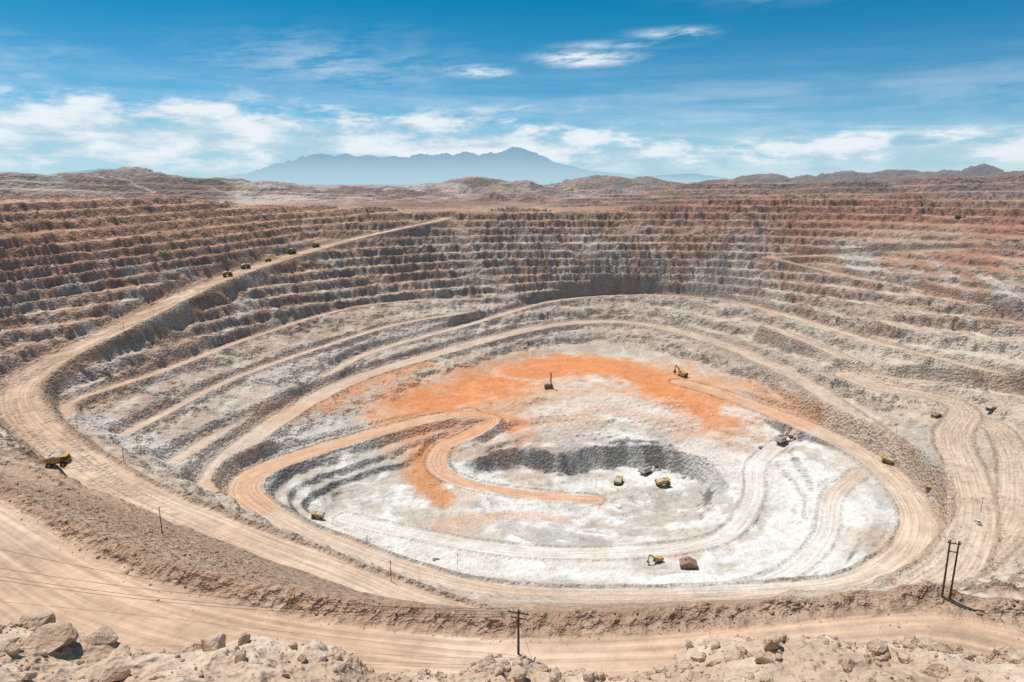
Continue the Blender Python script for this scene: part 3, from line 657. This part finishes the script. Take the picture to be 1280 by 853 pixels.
# ---------------------------------------------------------------- world
SUN_EL=66;SUN_AZ=-50
w=bpy.data.worlds.new('World');bpy.context.scene.world=w;w.use_nodes=True;t=NT(w.node_tree)
bg=t.n['Background'];sky=t.new('ShaderNodeTexSky');sky.sky_type='NISHITA';sky.sun_disc=False
sky.sun_elevation=math.radians(SUN_EL);sky.sun_rotation=math.radians(SUN_AZ);sky.altitude=2700;sky.air_density=1.0;sky.dust_density=.6;sky.ozone_density=2.5
tc=t.new('ShaderNodeTexCoord').outputs['Generated'];sp=t.new('ShaderNodeSeparateXYZ');t.l.new(tc,sp.inputs[0])
az=t.m('ARCTAN2',sp.outputs[0],sp.outputs[1]);el=t.m('ARCSINE',sp.outputs[2])
tint=t.mixc(t.mr(el,0.02,.26),(.62,1.02,1.14,1),(.02,.84,.99,1))
skc=t.mixc(1.,sky.outputs[0],tint,'MULTIPLY')
def vec(kx,ky,ox=0.,sk=0.):
    c_=t.new('ShaderNodeCombineXYZ');t.inp(c_,0,t.m('ADD',t.m('MULTIPLY',az,kx),ox));t.inp(c_,1,t.m('ADD',t.m('MULTIPLY',el,ky),t.m('MULTIPLY',az,sk)));return c_.outputs[0]
def n2d(v,d,r):
    n=t.new('ShaderNodeTexNoise');n.noise_dimensions='2D';t.l.new(v,n.inputs['Vector']);n.inputs['Scale'].default_value=1.;n.inputs['Detail'].default_value=d;n.inputs['Roughness'].default_value=r;return n.outputs[0]
nb=n2d(vec(11,38,3.6),7,.60);ns=n2d(vec(2.6,44,7.,1.),6,.62);nw=n2d(vec(12,70,1.,-6.),6,.66)
def gau(v,c0,s):
    d=t.m('DIVIDE',t.m('SUBTRACT',v,c0),s);return t.m('EXPONENT',t.m('MULTIPLY',t.m('MULTIPLY',d,d),-1.))
left=t.mr(az,.35,-.35)
cen=t.m('ADD',.042,t.m('MULTIPLY',left,.014))
band=gau(el,cen,t.m('ADD',.020,t.m('MULTIPLY',left,.024)))
d1=t.m('MULTIPLY',t.mr(t.m('ADD',nb,t.m('MULTIPLY',band,t.m('ADD',.25,t.m('MULTIPLY',left,.12)))),.48,.82),t.m('MINIMUM',t.m('MULTIPLY',band,2.2),1.))
d2=t.m('MULTIPLY',t.mr(ns,.32,.58),t.m('MULTIPLY',gau(el,.045,.026),.95))
hz=t.m('MULTIPLY',t.mr(el,.11,-.005),.76)
veil=t.m('MULTIPLY',t.m('MULTIPLY',t.mr(ns,.30,.70),gau(el,.09,.05)),.32)
den=t.m('MAXIMUM',t.m('MAXIMUM',t.m('MAXIMUM',d1,d2),hz),veil)
for a0,e0,sa_,se_,k in((-.045,.147,.040,.007,1.6),(.104,.163,.055,.010,1.5),(.14,.178,.06,.005,1.),(.215,.19,.038,.006,1.5),(-.24,.15,.16,.035,.40),(.0,.098,.14,.007,1.),(.6,.10,.2,.03,.25),(.36,.235,.10,.014,.35),(-.62,.14,.10,.02,.3)):
    g=t.m('MULTIPLY',gau(az,a0,sa_),gau(el,e0,se_))
    den=t.m('MAXIMUM',den,t.m('MULTIPLY',t.m('MULTIPLY',g,t.mr(nw,.30,.66)),k))
cc=t.mixc(t.m('MULTIPLY',t.mr(nb,.34,.66),t.mr(el,.0,.040,.30,1.)),(5.4,7.5,8.8,1),(9.7,10.3,10.7,1))
fin=t.mixc(t.m('MINIMUM',den,.95),skc,cc)
t.l.new(fin,bg.inputs[0]);bg.inputs[1].default_value=.088
w.cycles.sampling_method='MANUAL';w.cycles.sample_map_resolution=256
sl_=bpy.data.lights.new('sun','SUN');sl_.energy=4.8;sl_.angle=math.radians(.5);sl_.color=(1,.94,.86)
so=bpy.data.objects.new('sun',sl_);bpy.context.collection.objects.link(so)
from mathutils import Vector
e_,a_=math.radians(SUN_EL),math.radians(SUN_AZ)
dv=Vector((math.sin(a_)*math.cos(e_),math.cos(a_)*math.cos(e_),math.sin(e_)));so.rotation_euler=dv.to_track_quat('Z','Y').to_euler()
cam=bpy.data.cameras.new('camera');co=bpy.data.objects.new('camera',cam);bpy.context.collection.objects.link(co)
cam.sensor_width=36;cam.lens=36*FPX/1280;cam.clip_end=120000;cam.clip_start=.1
co.location=(0,0,0);co.rotation_euler=(math.pi/2-PITCH,0,0)
sc=bpy.context.scene;sc.camera=co;sc.view_settings.view_transform='Standard';sc.view_settings.look='None';sc.view_settings.exposure=0
